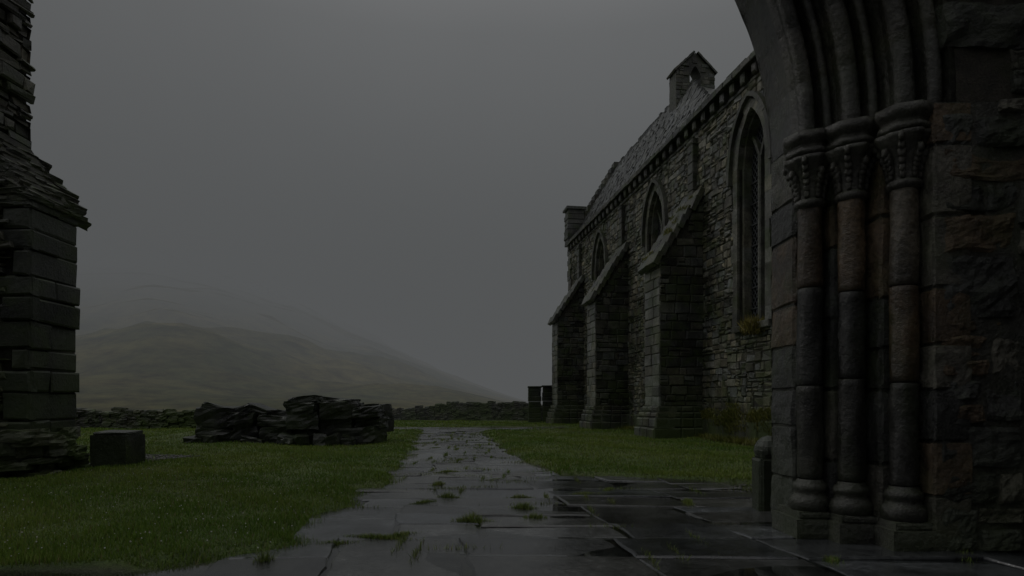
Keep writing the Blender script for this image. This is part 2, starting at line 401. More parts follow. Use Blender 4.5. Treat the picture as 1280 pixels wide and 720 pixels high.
# ------------------------------------------------ church
ch=empty('ruined_church')
dd=V3((-.158,.9874,0)).normalized(); no=V3((-.9874,-.158,0)).normalized(); O=V3((11.96,0,0))
def CP(s,z,o=0): return O+dd*s+Z*z+no*o
S=lambda y:y*1.0128
H=13.2; s0,s1=S(11),S(47.8)
wins=[(S(22.3),.92,4.2,9.9,11.75,0),(S(31),1.0,4.2,9.9,11.75,1),(S(39.9),1.0,4.2,9.9,11.75,1)]
def archz(u,hw,spr,apx):
    hgt=apx-spr; Rr=(hw*hw+hgt*hgt)/(2*hw); u=min(abs(u),hw)
    return spr+math.sqrt(max(0,Rr*Rr-(u+Rr-hw)**2))
B=Acc(); mc=(.7,.68,.62)
def quad(A,a,b,c,d,col=mc): A.add([a,b,c,d],[(0,1,2,3)],col)
cur=s0
for (sc_,hw,sl,sp_,ap,tr) in wins:
    quad(B,CP(cur,-.3),CP(sc_-hw,-.3),CP(sc_-hw,H),CP(cur,H))
    quad(B,CP(sc_-hw,-.3),CP(sc_+hw,-.3),CP(sc_+hw,sl),CP(sc_-hw,sl))
    quad(B,CP(sc_-hw,sl),CP(sc_+hw,sl),CP(sc_+hw,sl-.0,-.5),CP(sc_-hw,sl,-.5))
    for sg in (-1,1): quad(B,CP(sc_+sg*hw,sl),CP(sc_+sg*hw,sp_),CP(sc_+sg*hw,sp_,-.5),CP(sc_+sg*hw,sl,-.5))
    n=20
    for i in range(n):
        u0=-hw+2*hw*i/n;u1=-hw+2*hw*(i+1)/n; z0=archz(u0,hw,sp_,ap);z1=archz(u1,hw,sp_,ap)
        quad(B,CP(sc_+u0,z0),CP(sc_+u1,z1),CP(sc_+u1,H),CP(sc_+u0,H))
        quad(B,CP(sc_+u0,z0),CP(sc_+u1,z1),CP(sc_+u1,z1,-.5),CP(sc_+u0,z0,-.5))
    cur=sc_+hw
quad(B,CP(cur,-.3),CP(s1,-.3),CP(s1,H),CP(cur,H))
W2=7.0
quad(B,CP(s1,-.3),CP(s1,-.3,-W2),CP(s1,H,-W2),CP(s1,H)); quad(B,CP(s0,-.3),CP(s0,-.3,-W2),CP(s0,H,-W2),CP(s0,H))
quad(B,CP(s0,-.3,-W2),CP(s1,-.3,-W2),CP(s1,H,-W2),CP(s0,H,-W2)); quad(B,CP(s0,H-.3),CP(s1,H-.3),CP(s1,H-.3,-W2),CP(s0,H-.3,-W2))
build('wall_core',B,M_mortar,ch)
A=Acc()
zb=0
while zb<H-.6:
    zh=min(R(1.1,2.0),H-.55-zb)
    if H-.55-zb-zh<.7: zh=H-.55-zb
    s=s0
    while s<s1-.05:
        w=min(R(1.0,2.6),s1-s)
        if s1-s-w<.6: w=s1-s
        def skipw(u,v,ww,hh,s=s,zb=zb):
            ss=s+u; vv=zb+v
            for (sc_,hw,sl,sp_,ap,tr) in wins:
                if abs(ss-sc_)<hw+.12+ww*.4 and vv>sl-.1 and vv<archz(max(0,abs(ss-sc_)-.15),hw+.01,sp_,ap)+.25: return True
            return False
        k=R(.85,1.3)
        masonry(A,CP(s,zb),dd,Z,no,w,zh,(.11*k,.34*k),(.16,.62),(.015,.06),skipw,bev=.03,jit=.03,lo=.5,hi=1.4,warm=.18,gap=.03)
        s+=w
    zb+=zh
z=0
while z<H-.5:
    h=R(.3,.45); block(A,CP(s1-.55-(.25 if R(0,1)<.5 else 0),z),dd,Z,no,.85,h-.01,.12,col=scol(.6,1)); z+=h
build('wall_masonry',A,M_wall,ch)
A=Acc(); s=s0
while s<s1:
    w=R(.5,.8); block(A,CP(s,H-.12),dd,Z,no,w-.015,.22+R(-.02,.03),.38,col=scol(.5,.95),back=.3,jit=.02); s+=w
s=s0
while s<s1:
    block(A,CP(s,H-.5),dd,Z,no,.3,.38,.26,bev=.06,col=scol(.45,.9),jit=.015)
    block(A,CP(s-.1,H-.62),dd,Z,no,.75,.13,.09,col=scol(.5,1)); s+=.78+R(-.03,.03)
s=s0
while s<S(26):
    w=R(.4,.9); block(A,CP(s,H+.1),dd,Z,no,w,R(.05,.2),.25,back=.5,col=scol(.5,.9),jit=.03); s+=w
s=s0
while s<s1:
    w=R(.5,1.1); block(A,CP(s,-.1),dd,Z,no,w-.015,.95+R(-.03,.03),.22,bev=.07,col=scol(.5,1.1)); s+=w
build('corbel_table',A,M_ash,ch)
G=Acc();Lc=Acc();Fr=Acc()
for (sc_,hw,sl,sp_,ap,tr) in wins:
    n=16
    for i in range(n):
        u0=-hw+2*hw*i/n;u1=-hw+2*hw*(i+1)/n
        quad(G,CP(sc_+u0,sl,-.42),CP(sc_+u1,sl,-.42),CP(sc_+u1,archz(u1,hw,sp_,ap),-.42),CP(sc_+u0,archz(u0,hw,sp_,ap),-.42))
    for sg in (-1,1):
        k=sl-3
        while k<ap+3:
            pts=[]
            for i in range(24):
                u=-hw+2*hw*i/23; z=k+sg*u*1.3
                if sl<z<archz(u,hw,sp_,ap): pts.append((u,z))
            if len(pts)>1:
                (ua,za),(ub,zb)=pts[0],pts[-1]; a=CP(sc_+ua,za,-.41); e=CP(sc_+ub,zb,-.41); dr=(e-a); ln=dr.length; dr.normalize()
                pv=no.cross(dr).normalized(); box(Lc,a-pv*.014,dr,pv,no,ln,.028,.02)
            k+=.27
    z=sl+.6
    while z<sp_: box(Lc,CP(sc_-hw,z,-.4),dd,Z,no,2*hw,.04,.04); z+=.75
    block(Fr,CP(sc_-.08,sl,-.42),dd,Z,no,.16,(sp_-sl)+.2,.2,col=(.8,.8,.78),bev=.05)
    for sg in (-1,1):
        pp=None
        for i in range(9):
            t=i/8; u=sg*(t*hw*.78); z=sp_+.1+math.sin(t*math.pi/2)*(ap-sp_)*.55
            p=CP(sc_+u,z,-.42)
            if pp is not None:
                dr=p-pp; ln=dr.length; dr.normalize(); pv=no.cross(dr).normalized(); box(Fr,pp-pv*.06,dr,pv,no,ln+.02,.12,.16,(.8,.8,.78))
            pp=p
    path=[(-hw,sl+t*(sp_-sl)/12) for t in range(12)]
    Nn=14; path+=[(-hw+2*hw*i/Nn,archz(-hw+2*hw*i/Nn,hw,sp_,ap)) for i in range(Nn+1)]
    path+=[(hw,sp_-t*(sp_-sl)/12) for t in range(1,13)]
    def sweep(off0,off1,p0,p1,seq,col=None,gap=.01):
        nrm=[]
        for i,(u,z) in enumerate(seq):
            a=seq[max(0,i-1)];b_=seq[min(len(seq)-1,i+1)]; t=V3((b_[0]-a[0],b_[1]-a[1],0)).normalized(); nrm.append((-t.y,t.x))
        for i in range(len(seq)-1):
            (ua,za),(ub,zb)=seq[i],seq[i+1]; na,nb=nrm[i],nrm[i+1]; c=col or scol(.5,1.15,.1); e=R(0,.02); o1=off1+(R(-.05,.15) if off0==0 else 0)
            vs=[]
            for pr in (p0,p1+e):
                for (u,z,nn) in ((ua,za,na),(ub,zb,nb)):
                    for o in (off0,o1): vs.append(CP(sc_+u+nn[0]*o,z+nn[1]*o,pr))
            Fr.add(vs,[(0,1,3,2),(4,6,7,5),(0,4,5,1),(2,3,7,6),(1,5,7,3),(0,2,6,4)],c)
    sweep(0,.32,-.45,.08,path)
    sweep(-.14,0,-.45,-.12,path)
    hs=[p for p in path if p[1]>=sp_-.6]; sweep(.38,.55,0,.22,hs,(.5,.5,.48))
    s=sc_-hw-.3; block(Fr,CP(s,sl-.22),dd,Z,no,2*hw+.6,.22,.16,back=.3,col=(.8,.8,.78))
build('window_glass',G,M_glass,ch); build('window_leading',Lc,M_lead,ch); build('window_surrounds',Fr,M_wall,ch)
A=Acc();Bc=Acc()
for yb in (26.0,34.9,43.8):
    sb=S(yb); T=1.6; Dp=1.9; zo=7.2; zi=10.0; nd=-dd
    def prism(T0,T1,D1,z0,zoo,zii,A_,col):
        vs=[CP(T0,z0,0),CP(T1,z0,0),CP(T1,z0,D1),CP(T0,z0,D1),CP(T0,zii,0),CP(T1,zii,0),CP(T1,zoo,D1),CP(T0,zoo,D1)]
        A_.add(vs,[(0,1,2,3),(4,5,6,7),(0,3,7,4),(1,2,6,5),(3,2,6,7),(0,1,5,4)],col)
    prism(sb+.05,sb+T-.05,Dp-.05,-.2,zo-.05,zi-.05,Bc,mc)
    top=lambda o:zi-(zi-zo)*o/Dp
    masonry(A,CP(sb+.04,1.3,0),no,Z,-dd,Dp,zi-1.3,(.22,.5),(.25,.8),(.01,.08),lambda u,v,w,h:v+1.3+h*.5>top(u+w*.5)+.15,bev=.035,jit=.018,lo=.25,hi=1.0,gap=.02)  # camera-facing stones tinted darker, the shade of this side put into colour
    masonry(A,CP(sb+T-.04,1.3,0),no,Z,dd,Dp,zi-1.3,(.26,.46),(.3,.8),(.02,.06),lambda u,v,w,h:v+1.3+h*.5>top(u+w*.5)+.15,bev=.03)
    masonry(A,CP(sb,1.3,Dp-.04),dd,Z,no,T,zo-1.3,(.3,.46),(.5,1.0),(.03,.07),None,bev=.03,lo=.8,hi=2.2)  # outward stones tinted lighter, the daylight on this face put into colour
    for (z0,z1,e) in ((-.2,.45,.36),(.45,.85,.27),(.85,1.08,.2),(1.08,1.32,.09)):
        n_=4; 
        for i in range(n_):
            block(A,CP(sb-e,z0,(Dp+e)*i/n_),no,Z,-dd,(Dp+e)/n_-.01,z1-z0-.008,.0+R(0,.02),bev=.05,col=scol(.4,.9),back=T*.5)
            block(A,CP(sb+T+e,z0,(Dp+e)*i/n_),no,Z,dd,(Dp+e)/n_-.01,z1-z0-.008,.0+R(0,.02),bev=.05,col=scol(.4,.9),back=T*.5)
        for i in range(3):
            block(A,CP(sb-e+(T+2*e)*i/3,z0,Dp+e),dd,Z,no,(T+2*e)/3-.01,z1-z0-.008,.01+R(0,.02),bev=.06,col=scol(.8,1.6),back=.8)  # outward plinth blocks painted lighter than the sides, as the light falls
    dn=(no*Dp+Z*(zo-zi)).normalized(); up=-dn; nn=dd.cross(up); 
    if nn.z<0: nn=-nn
    Ls=math.hypot(Dp,zi-zo)+.3; rows=8; P0=CP(sb-.15,zi,0)+dn*Ls
    for r_ in range(rows):
        hh=Ls/rows; x=0
        for q in range(2):
            w=(T+.3)/2
            P1=P0+up*(r_*hh)+dd*(x+R(-.05,.05))
            tn=(nn+up*-.16).normalized(); tu=(up+nn*.16).normalized()
            block(A,P1+nn*R(.0,.05),dd,tu,tn,w-.01,hh*1.2,.15,bev=.02,jit=.03,col=scol(.5,1.3),back=.08); x+=w
    z=zi-.2
    while z<H-1.0:
        h=R(.3,.5); block(A,CP(sb+.55,z),dd,Z,no,.5,h-.01,.24,bev=.03,col=scol(.5,1)); z+=h
    block(A,CP(sb+.5,H-1.0),dd,Z,no,.6,.2,.3,bev=.08)
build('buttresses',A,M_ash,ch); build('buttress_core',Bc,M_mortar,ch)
A=Acc(); W=3.55; Hr=19.0; sbell=S(34.7); sn=S(25.4); sf=s1-.4
rdn=(no*W+Z*(H-Hr)).normalized(); rup=-rdn; rn=dd.cross(rup); rn=rn if rn.z>0 else -rn
Lr=math.hypot(W,Hr-H)
quad(A,CP(sn,H),CP(sf,H),CP(sf,Hr,-W),CP(sbell,Hr,-W)); quad(A,CP(sn,H,-2*W),CP(sf,H,-2*W),CP(sf,Hr,-W),CP(sbell,Hr,-W))
A.add([CP(sn,H),CP(sn,H,-2*W),CP(sbell,Hr,-W)],[(0,1,2)],mc)
rows=22
for r_ in range(rows):
    hh=Lr/rows; t=r_/rows; s=sn+(sbell-sn)*t+R(0,.2)
    while s<sf:
        w=R(.25,.6); P1=CP(s,H,0)+rup*(r_*hh)
        tn=(rn-rup*.1).normalized(); tu=(rup+rn*.1).normalized()
        block(A,P1+rup*R(-.05,.05),dd,tu,tn,w-.012,hh*1.25,.10+R(-.02,.05),bev=.008,jit=.02,col=scol(.4,1.5,.06)); s+=w
s=sbell
while s<sf:
    w=R(.3,.6); block(A,CP(s,Hr-.1,-W+.16),dd,Z,no,w-.02,.22+R(0,.2),.0,bev=.03,back=.32,col=scol(.5,1)); s+=w
build('roof',A,M_roof,ch)
A=Acc()
A.add([CP(s1,H-.1,.1),CP(s1,Hr,-W),CP(s1,H-.1,-2*W),CP(s1-.5,H-.1,.1),CP(s1-.5,Hr,-W),CP(s1-.5,H-.1,-2*W)],[(0,1,2),(3,5,4),(0,3,4,1)],mc)
for sg in (1,-1):
    for i in range(14):
        t=i/14; o=-W+sg*W*(1-t)+.0; z=H+(Hr-H)*t
        block(A,CP(s1-.65,z-.1,o),dd,Z,no,.75,.95,.05,bev=.03,back=.5,jit=.03,col=scol(.5,1))
for i in range(7): block(A,CP(s1-.9,H+.0+i*.36,.15),dd,Z,no,1.1+R(-.04,.04),.35,.2+R(-.03,.05),bev=.04,back=1.0,col=scol(.5,.9),jit=.03)
block(A,CP(s1-1.0,H+2.5,.2),dd,Z,no,1.3,.2,.28,back=1.2,bev=.04,col=scol(.5,.9))
build('far_gable',A,M_ash,ch)
A=Acc(); Bw=1.12; zb0,zb1,zb2=16.2,19.5,20.55; nd=-dd; sB=sbell-.45
def topz(u): return zb2-(zb2-zb1)*abs(u)/Bw
n=14; ow=.28; 
for (sa,face) in ((sB,nd),(sB+.9,dd)):
    masonry(A,CP(sa,zb0,-W-Bw),no,Z,face,2*Bw,zb2-zb0,(.16,.28),(.25,.6),(.0,.04),
        lambda u,v,w,h:(v+zb0+h*.6>topz(u-Bw)) or (abs(u-Bw)<ow+w*.5 and 18.75<v+zb0<19.95),bev=.02,lo=.5,hi=1.1)
for i in range(n*2):
    u0=-Bw+Bw*i/n;u1=u0+Bw/n; um=(u0+u1)/2
    segs=[(zb0,topz(u0)-.02,topz(u1)-.02)] if abs(um)>ow else [(zb0,18.85,18.85)]
    def pr(za,zbL,zbR):
        a=[CP(sB+.02,za,-W+u0),CP(sB+.02,za,-W+u1),CP(sB+.02,zbR,-W+u1),CP(sB+.02,zbL,-W+u0)]; b_=[p+dd*.86 for p in a]
        A.add(a+b_,[(0,1,2,3),(4,7,6,5),(2,3,7,6),(0,3,7,4),(1,2,6,5),(0,1,5,4)],mc)
    pr(*segs[0])
    if abs(um)<=ow:
        a_=lambda u:19.8-.45*(abs(u)/ow)**1.5
        vs=[CP(sB+.02,a_(u0),-W+u0),CP(sB+.02,a_(u1),-W+u1),CP(sB+.02,topz(u1)-.02,-W+u1),CP(sB+.02,topz(u0)-.02,-W+u0)]; vs+=[p+dd*.86 for p in vs]
        A.add(vs,[(0,1,2,3),(4,7,6,5),(2,3,7,6),(0,1,5,4)],mc)
for sg in (-1,1):
    for i in range(5):
        dr=(no*(-sg*Bw)+Z*(zb2-zb1)).normalized(); pn=dd.cross(dr); pn=pn if pn.z>0 else -pn
        block(A,CP(sB-.1,zb1-.05,-W+sg*Bw*1.08)+dr*(i*math.hypot(Bw,zb2-zb1)/5),dd,dr,pn,1.1,.33,.08,bev=.02,jit=.015,col=scol(.5,1))
build('bellcote',A,M_ash,ch)

# ------------------------------------------------ gateway
gw=empty('stone_gateway')
XM=-3.01
def mir(A):
    B_=Acc(); B_.v=[(2*XM-p[0],p[1],p[2]) for p in A.v]; B_.f=[tuple(reversed(f)) for f in A.f]; B_.c=A.c; return B_
def gcol():
    t=R(0,1)
    if t<.22: k=R(.8,1.3); return (k*1.45,k*1.04,k*.72)
    if t<.42: k=R(1.0,1.7); return (k*1.05,k*1.0,k*.9)
    k=R(.35,1.0); return (k*.95,k*1.0,k*1.03)
SP=4.25; CX=-1.42
orders=[(3.08,7.0,7.6),(3.37,6.75,7.05),(3.68,6.4,6.8),(3.98,6.03,6.45)]
A=Acc()
for k,(xe,ya,yb) in enumerate(orders):
    z=0.0
    while z<SP-.02:
        h=min(R(.38,.85),SP-z)
        if SP-z-h<.2: h=SP-z
        c=gcol()
        wd=.75 if k<3 else .35
        e=R(-.006,.006)
        rough(A,V3((xe+e,ya+R(-.004,.004),z+.006)),X,Z,-Y,wd,h-.012,.015,n=8,amp=.02,col=c,back=.02,pw=16,wob=.004)
        rough(A,V3((xe,yb,z+.006)),-Y,Z,-X,yb-ya,h-.012,.015,n=8,amp=.02,col=c,back=.02,pw=16,wob=.004)
        z+=h
J=Acc()
for (xe,ya,yb) in orders: box(J,V3((xe+.012,ya+.012,0)),X,Z,Y,1.0,SP,7.58-ya,(.7,.7,.65))
for (cx_,cy_,s_) in ((3.2,6.88,.2),(3.51,6.62,.2),(3.84,6.27,.2)):
    for (z0,z1,e) in ((0,.2,.045),(.2,.27,.0)):
        rough(J,V3((cx_-s_-e,cy_-s_-e,z0)),X,Z,-Y,2*(s_+e)+.12,z1-z0,.02,n=6,amp=.01,col=(1.0,1.0,1.0),pw=18,wob=.003)
        box(J,V3((cx_-s_-e,cy_-s_-e,z0)),X,Z,Y,2*(s_+e)+.12,z1-z0,2*(s_+e)+.15,(1.0,1.0,1.0))
Sf=Acc(); shafts=[(3.2,6.88),(3.51,6.62),(3.84,6.27)]
for si,(cx_,cy_) in enumerate(shafts):
    r=.128
    lathe(Sf,cx_,cy_,[(.19,.27),(.205,.30),(.21,.35),(.195,.40),(.165,.43),(.16,.47),(.175,.49),(.178,.52),(.165,.55),(.14,.57),(r,.6)],col=(.75,.75,.75),nz=.08)
    zs=[.6,1.62+R(-.05,.05),2.62+R(-.08,.08),3.5]
    for a_,b_ in zip(zs[:-1],zs[1:]):
        c=gcol() if a_>1.5 else scol(.5,.9,.02); pf=[(r*.9,a_+.004),(r,a_+.018)]
        c=(min(c[0],1.9),min(c[1],1.4),min(c[2],1.2))
        for q in range(1,14): pf.append((r*(1+R(-.02,.02)),a_+(b_-a_)*q/14))
        pf+=[(r,b_-.018),(r*.9,b_-.004)]
        lathe(Sf,cx_,cy_,pf,col=c,nz=.12)
    lathe(Sf,cx_,cy_,[(r,3.48),(.155,3.5),(.165,3.53),(.155,3.56),(.13,3.58)],col=(.8,.78,.75))
    def lob(a,z): return 1+.10*max(0,math.cos(a*4+.6))*min(1,max(0,(z-3.6)*4))+.03*math.cos(a*12)
    lathe(Sf,cx_,cy_,[(.125,3.57),(.13,3.66),(.14,3.74),(.16,3.82),(.20,3.9),(.24,3.96),(.25,4.0),(.2,4.02)],n=48,col=(.85,.83,.8),lobes=lob)
    for i in range(8):
        a=i*math.pi/4+.15; rr=.235 if i%2 else .2; zz=3.95 if i%2 else 3.84
        for t in range(6):
            q=t/5; r2=.135+(rr-.135)*q**1.8; z2=3.62+(zz-3.62)*q
            rock(Sf,(cx_+math.cos(a)*r2,cy_+math.sin(a)*r2,z2),.022+.014*q,.034*(1-.5*abs(q-.6)),.045,(0,0,a),n=3,rnd=.9,amp=.3,col=(.9,.87,.82))
    lathe(Sf,cx_,cy_,[(.19,4.0),(.25,4.02),(.262,4.05),(.25,4.08),(.225,4.1),(.24,4.13),(.275,4.16),(.285,4.19),(.285,4.25),(.1,4.252)],n=8,col=(.8,.78,.75),nz=.06)
prof=[(3.08,7.6),(3.08,7.04),(3.10,7.0)]
def roll(cx_,cy_,r,a0=165,a1=300,n=10): return [(cx_+r*math.cos(math.radians(a0+(a1-a0)*i/n)),cy_+r*math.sin(math.radians(a0+(a1-a0)*i/n))) for i in range(n+1)]
prof+=roll(3.2,6.93,.09)+[(3.27,6.93),(3.32,6.97)]+roll(3.37,6.84,.05)+[(3.42,6.84),(3.44,6.76)]+roll(3.53,6.66,.1)+[(3.6,6.66),(3.64,6.7)]+roll(3.69,6.54,.05)+[(3.76,6.56),(3.78,6.4)]+roll(3.86,6.29,.1)+[(3.94,6.3),(3.97,6.3)]+roll(4.04,6.12,.07)+[(4.12,6.14),(4.14,6.03),(4.22,6.06)]
m_=len(prof); Ar=Acc(); NA=60
for i in range(NA+1):
    a=math.radians(90*i/NA); ca,sa=math.cos(a),math.sin(a)
    jn=.012 if i%5==0 else 0
    for (px,py) in prof:
        r=px-CX+jn*.3; Ar.v.append((CX+r*ca,py+jn+.012*mn.noise(V3((ca*14,sa*14,px*5))),SP+r*sa+.01*mn.noise(V3((ca*11,sa*17,px*9)))))
for i in range(NA):
    if i%5==0: c=scol(.45,.95,.12)
    for k in range(m_-1):
        a=i*m_+k; Ar.f.append((a,a+1,a+m_+1,a+m_)); Ar.c.append(c)
RO=4.20-CX
Bk=Acc()
for (yy_) in (6.05,7.59):
    rr=RO if yy_<7 else 3.08-CX
    xe=CX+rr
    quad(Bk,V3((xe if yy_>7 else 4.0,yy_,0)),V3((9.5,yy_,0)),V3((9.5,yy_,SP)),V3((xe if yy_>7 else 4.0,yy_,SP)))
    for i in range(40):
        a0=math.radians(90*i/40);a1=math.radians(90*(i+1)/40)
        p0=V3((CX+rr*math.cos(a0),yy_,SP+rr*math.sin(a0)));p1=V3((CX+rr*math.cos(a1),yy_,SP+rr*math.sin(a1)))
        quad(Bk,p0,p1,V3((p1.x,yy_,10.2)),V3((p0.x,yy_,10.2)))
    quad(Bk,V3((CX+rr,yy_,SP)),V3((9.5,yy_,SP)),V3((9.5,yy_,10.2)),V3((CX+rr,yy_,10.2)))
quad(Bk,V3((9.5,6.05,0)),V3((9.5,7.59,0)),V3((9.5,7.59,10.2)),V3((9.5,6.05,10.2)))
quad(Bk,V3((XM,6.05,10.2)),V3((9.5,6.05,10.2)),V3((9.5,7.59,10.2)),V3((XM,7.59,10.2)))
Ms=Acc()
zb=0
while zb<9:
    zh=R(.8,1.3); xx_=4.02
    while xx_<9.4:
        w=R(.55,1.1)
        masonry(Ms,V3((xx_,6.05,zb)),X,Z,-Y,w,zh,(.22,.62),(.3,.9),(.015,.05),lambda u,v,ww,hh,xx_=xx_,zb=zb:(zb+v>SP-.1 and math.hypot(xx_+u-ww*.3-CX,zb+v-SP)<RO),seg=12,gap=.022,amp=.05,pw=14,colf=gcol)
        xx_+=w
    zb+=zh
for nm,AA,mt,smf in (('jamb_stones',A,M_gate,False),('jamb_core',J,M_gate,False),('shafts_and_capitals',Sf,M_shaft,True),('arch_mouldings',Ar,M_shaft,False),('wall_core_gate',Bk,M_mortar,False),('wall_stones',Ms,M_gate,False)):
    build(nm,AA,mt,gw,smf); build(nm,mir(AA),mt,gw,smf)
A=Acc()
for k in range(len(prof)-1):
    (xa,ya),(xb,yb)=prof[k],prof[k+1]
    quad(A,V3((CX,ya,SP+xa-CX)),V3((2*XM-CX,ya,SP+xa-CX)),V3((2*XM-CX,yb,SP+xb-CX)),V3((CX,yb,SP+xb-CX)))
for yy_,zz in ((6.05,SP+RO),(7.59,SP+4.5)): quad(A,V3((CX,yy_,zz)),V3((2*XM-CX,yy_,zz)),V3((2*XM-CX,yy_,10.2)),V3((CX,yy_,10.2)))
build('arch_crown',A,M_shaft,gw)
A=Acc()
box(A,V3((5.4,-4,0)),X,Z,Y,.7,7.4,10.0,mc); box(A,V3((-2.5,-4.7,0)),X,Z,Y,8.6,7.4,.7,mc)  # unseen side and rear walls, added to darken the gateway face
build('unseen_shade_walls',A,M_mortar,gw)

A=Acc(); bx,by=3.42,8.55
def rbox(x0,x1,y0,y1,z0,z1,c,b=.03):
    w=(x1-x0);d=(y1-y0);h=z1-z0
    for (P_,U_,N__,ww) in ((V3((x0,y0,z0)),X,-Y,w),(V3((x1,y0,z0)),Y,X,d),(V3((x1,y1,z0)),-X,Y,w),(V3((x0,y1,z0)),-Y,-X,d)):
        block(A,P_,U_,Z,N__,ww,h,.02,bev=b,jit=.005,col=c,back=.05)
    A.add([V3((x0,y0,z1-.005)),V3((x1,y0,z1-.005)),V3((x1,y1,z1-.005)),V3((x0,y1,z1-.005))],[(0,1,2,3)],c)
rbox(bx-.15,bx+.15,by-.15,by+.15,-.05,.68,(1,1,1)); rbox(bx-.12,bx+.12,by-.12,by+.12,.68,.74,(1,1,1))
lathe(A,bx,by,[(.17,.73),(.18,.78),(.17,.84),(.13,.91),(.07,.96),(.0,.98)],n=16,col=(1.3,1.3,1.3))
build('stone_bollard',A,M_dark)
A=Acc(); rock(A,(-8.42,13.7,.33),.36,.4,.42,(0,0,.05),n=6,rnd=.08,amp=.04,col=(1,1,1)); rock(A,(-8.42,13.7,.76),.33,.38,.06,(.03,.02,.1),n=4,rnd=.1,amp=.05,col=(1.6,1.6,1.6))
build('stone_block',A,M_dark)

# ------------------------------------------------ left ruin
ru=empty('ruined_wall_end'); A=Acc();Q=Acc()
XR=-9.17; YA=12.2; YB=13.5
XU=-10.12
slope=lambda x:5.45+(XR-x)*1.55
def topr(x): return slope(x) if x>XU else 12.5
Cc=Acc()
vs=[V3((XR-.03,YA+.03,0)),V3((XR-.03,YA+.03,5.4)),V3((XU-.1,YA+.03,6.9)),V3((XU-.1,YA+.03,12.2)),V3((-16,YA+.03,12.2)),V3((-16,YA+.03,0))]; vs2=[p+Y*(YB-YA-.06) for p in vs]
k=len(vs); Cc.add(vs+vs2,[tuple(range(k)),tuple(range(2*k-1,k-1,-1))]+[(i,(i+1)%k,k+(i+1)%k,k+i) for i in range(k)],(.6,.6,.6))
build('core',Cc,M_mortar,ru)
masonry(A,V3((-15,YA,0)),X,Z,-Y,5.83,12.4,(.05,.2),(.12,.55),(.0,.16),lambda u,v,w,h:(v+h>topr(-15+u+w*.4)) or (u>5.35 and v<5.3),bev=.03,jit=.03,lo=.35,hi=1.4,gap=.02)
masonry(A,V3((XU,YA,6.6)),Y,Z,X,YB-YA,5.8,(.08,.34),(.25,.7),(-.1,.08),None,bev=.03,jit=.03,lo=.4,hi=1.1)
z=.0;i=0
while z<5.3:
    h=min(R(.36,.68),5.35-z); ext=[.3,.75,.5,.9][i%4]; c=scol(.5,1.3,.06); pj=R(-.03,.06)
    sp1=R(.45,.85) if i%2 else YB-YA+.05
    block(Q,V3((XR,YA-.05,z+.01)),Y,Z,X,sp1-.01,h-.02,.03+pj,bev=.035,jit=.02,col=c,back=.1)
    if sp1<1.2: block(Q,V3((XR,YA-.05+sp1,z+.01)),Y,Z,X,YB-YA+.05-sp1,h-.02,.03+R(-.04,.05),bev=.035,jit=.02,col=scol(.5,1.3,.06),back=.1)
    block(Q,V3((XR-ext,YA,z+.01)),X,Z,-Y,ext+.03+pj,h-.02,.07+R(0,.03),bev=.035,jit=.02,col=c,back=.1)
    z+=h;i+=1
for r_ in range(9):
    t=r_/9; xq=XR-.95*t; zq=5.35+1.4*t; yq=YA-.06
    while yq<YB+.05:
        w=R(.25,.6)
        rock(A,(xq-.16+R(-.04,.03),yq+w/2,zq+R(-.02,.03)),.22,w*.53,.095,(R(-.04,.04),.5+R(-.1,.1),R(-.06,.06)),n=4,rnd=.1,amp=.12,col=scol(.35,.9)); yq+=w
yq=YA-.1
while yq<YB+.1:
    w=R(.4,.7); rock(A,(XR-.06,yq+w/2,5.38),.18,w*.52,.05,(0,.35,0),n=4,rnd=.1,amp=.1,col=scol(.4,.8)); yq+=w
for i in range(34):
    t=R(0,1); rock(A,(XR+R(-.25,.2),YA+R(-.1,1.2),R(.0,.95)*(1-.3*t)),R(.15,.35),R(.15,.3),R(.06,.16),(R(-.1,.1),R(-.1,.1),R(-.4,.4)),n=4,rnd=.2,amp=.15,col=scol(.4,1.1))
for i in range(26):
    rock(A,(R(-13,-9.2),YA-R(.0,.25),R(.0,.6)),R(.15,.35),R(.12,.2),R(.06,.14),(R(-.1,.1),R(-.1,.1),R(-.4,.4)),n=4,rnd=.2,amp=.15,col=scol(.4,1.1))
build('rubble',A,M_ruin,ru); build('quoins',Q,M_quoin,ru)

# ------------------------------------------------ fallen masonry
A=Acc()
def prof_h(x): 
    return float(np.interp(x,[-11,-10.6,-9.6,-9,-8.1,-7.9,-7.7,-6.5,-5.6,-5.2,-4.5],[.85,1.2,1.05,1.15,1.0,.9,1.5,1.4,1.45,1.25,1.3]))
for row in range(2):
    yb=22.5+row*.9
    x=-10.9
    while x<-4.75:
        w=min(R(.7,1.5),-4.5-x); z=0; hx_=prof_h(x+w/2)+R(-.12,.12)
        while z<hx_-.15:
            h=min(R(.36,.75),hx_-z+.05)
            rock(A,(x+w/2+R(-.12,.08),yb+R(-.2,.2),z+h/2),w*R(.49,.55),.5+R(0,.1),h*.54,(R(-.06,.06),R(-.09,.09),R(-.2,.2)),n=6,rnd=.14,amp=.15,col=scol(.4,1.2,.05))
            z+=h
        x+=w
for (x,zz,tl,sx) in ((-10.3,1.22,.3,.5),(-9.4,1.12,-.28,.5),(-8.8,1.2,.35,.4),(-7.2,1.52,-.1,.5),(-6.0,1.48,.08,.55)):
    rock(A,(x,22.5,zz),sx,.42,.13,(R(-.1,.1),tl,R(-.3,.3)),n=5,rnd=.12,amp=.15,col=scol(.7,1.4,.05))
for i in range(10):
    x=R(-11.2,-4.9); rock(A,(x,21.9+R(-.2,.2),.12),R(.2,.4),R(.2,.35),R(.12,.25),(R(-.3,.3),R(-.3,.3),R(-.5,.5)),n=4,rnd=.2,amp=.2,col=scol(.4,1.2,.05))
build('fallen_masonry',A,M_dark)

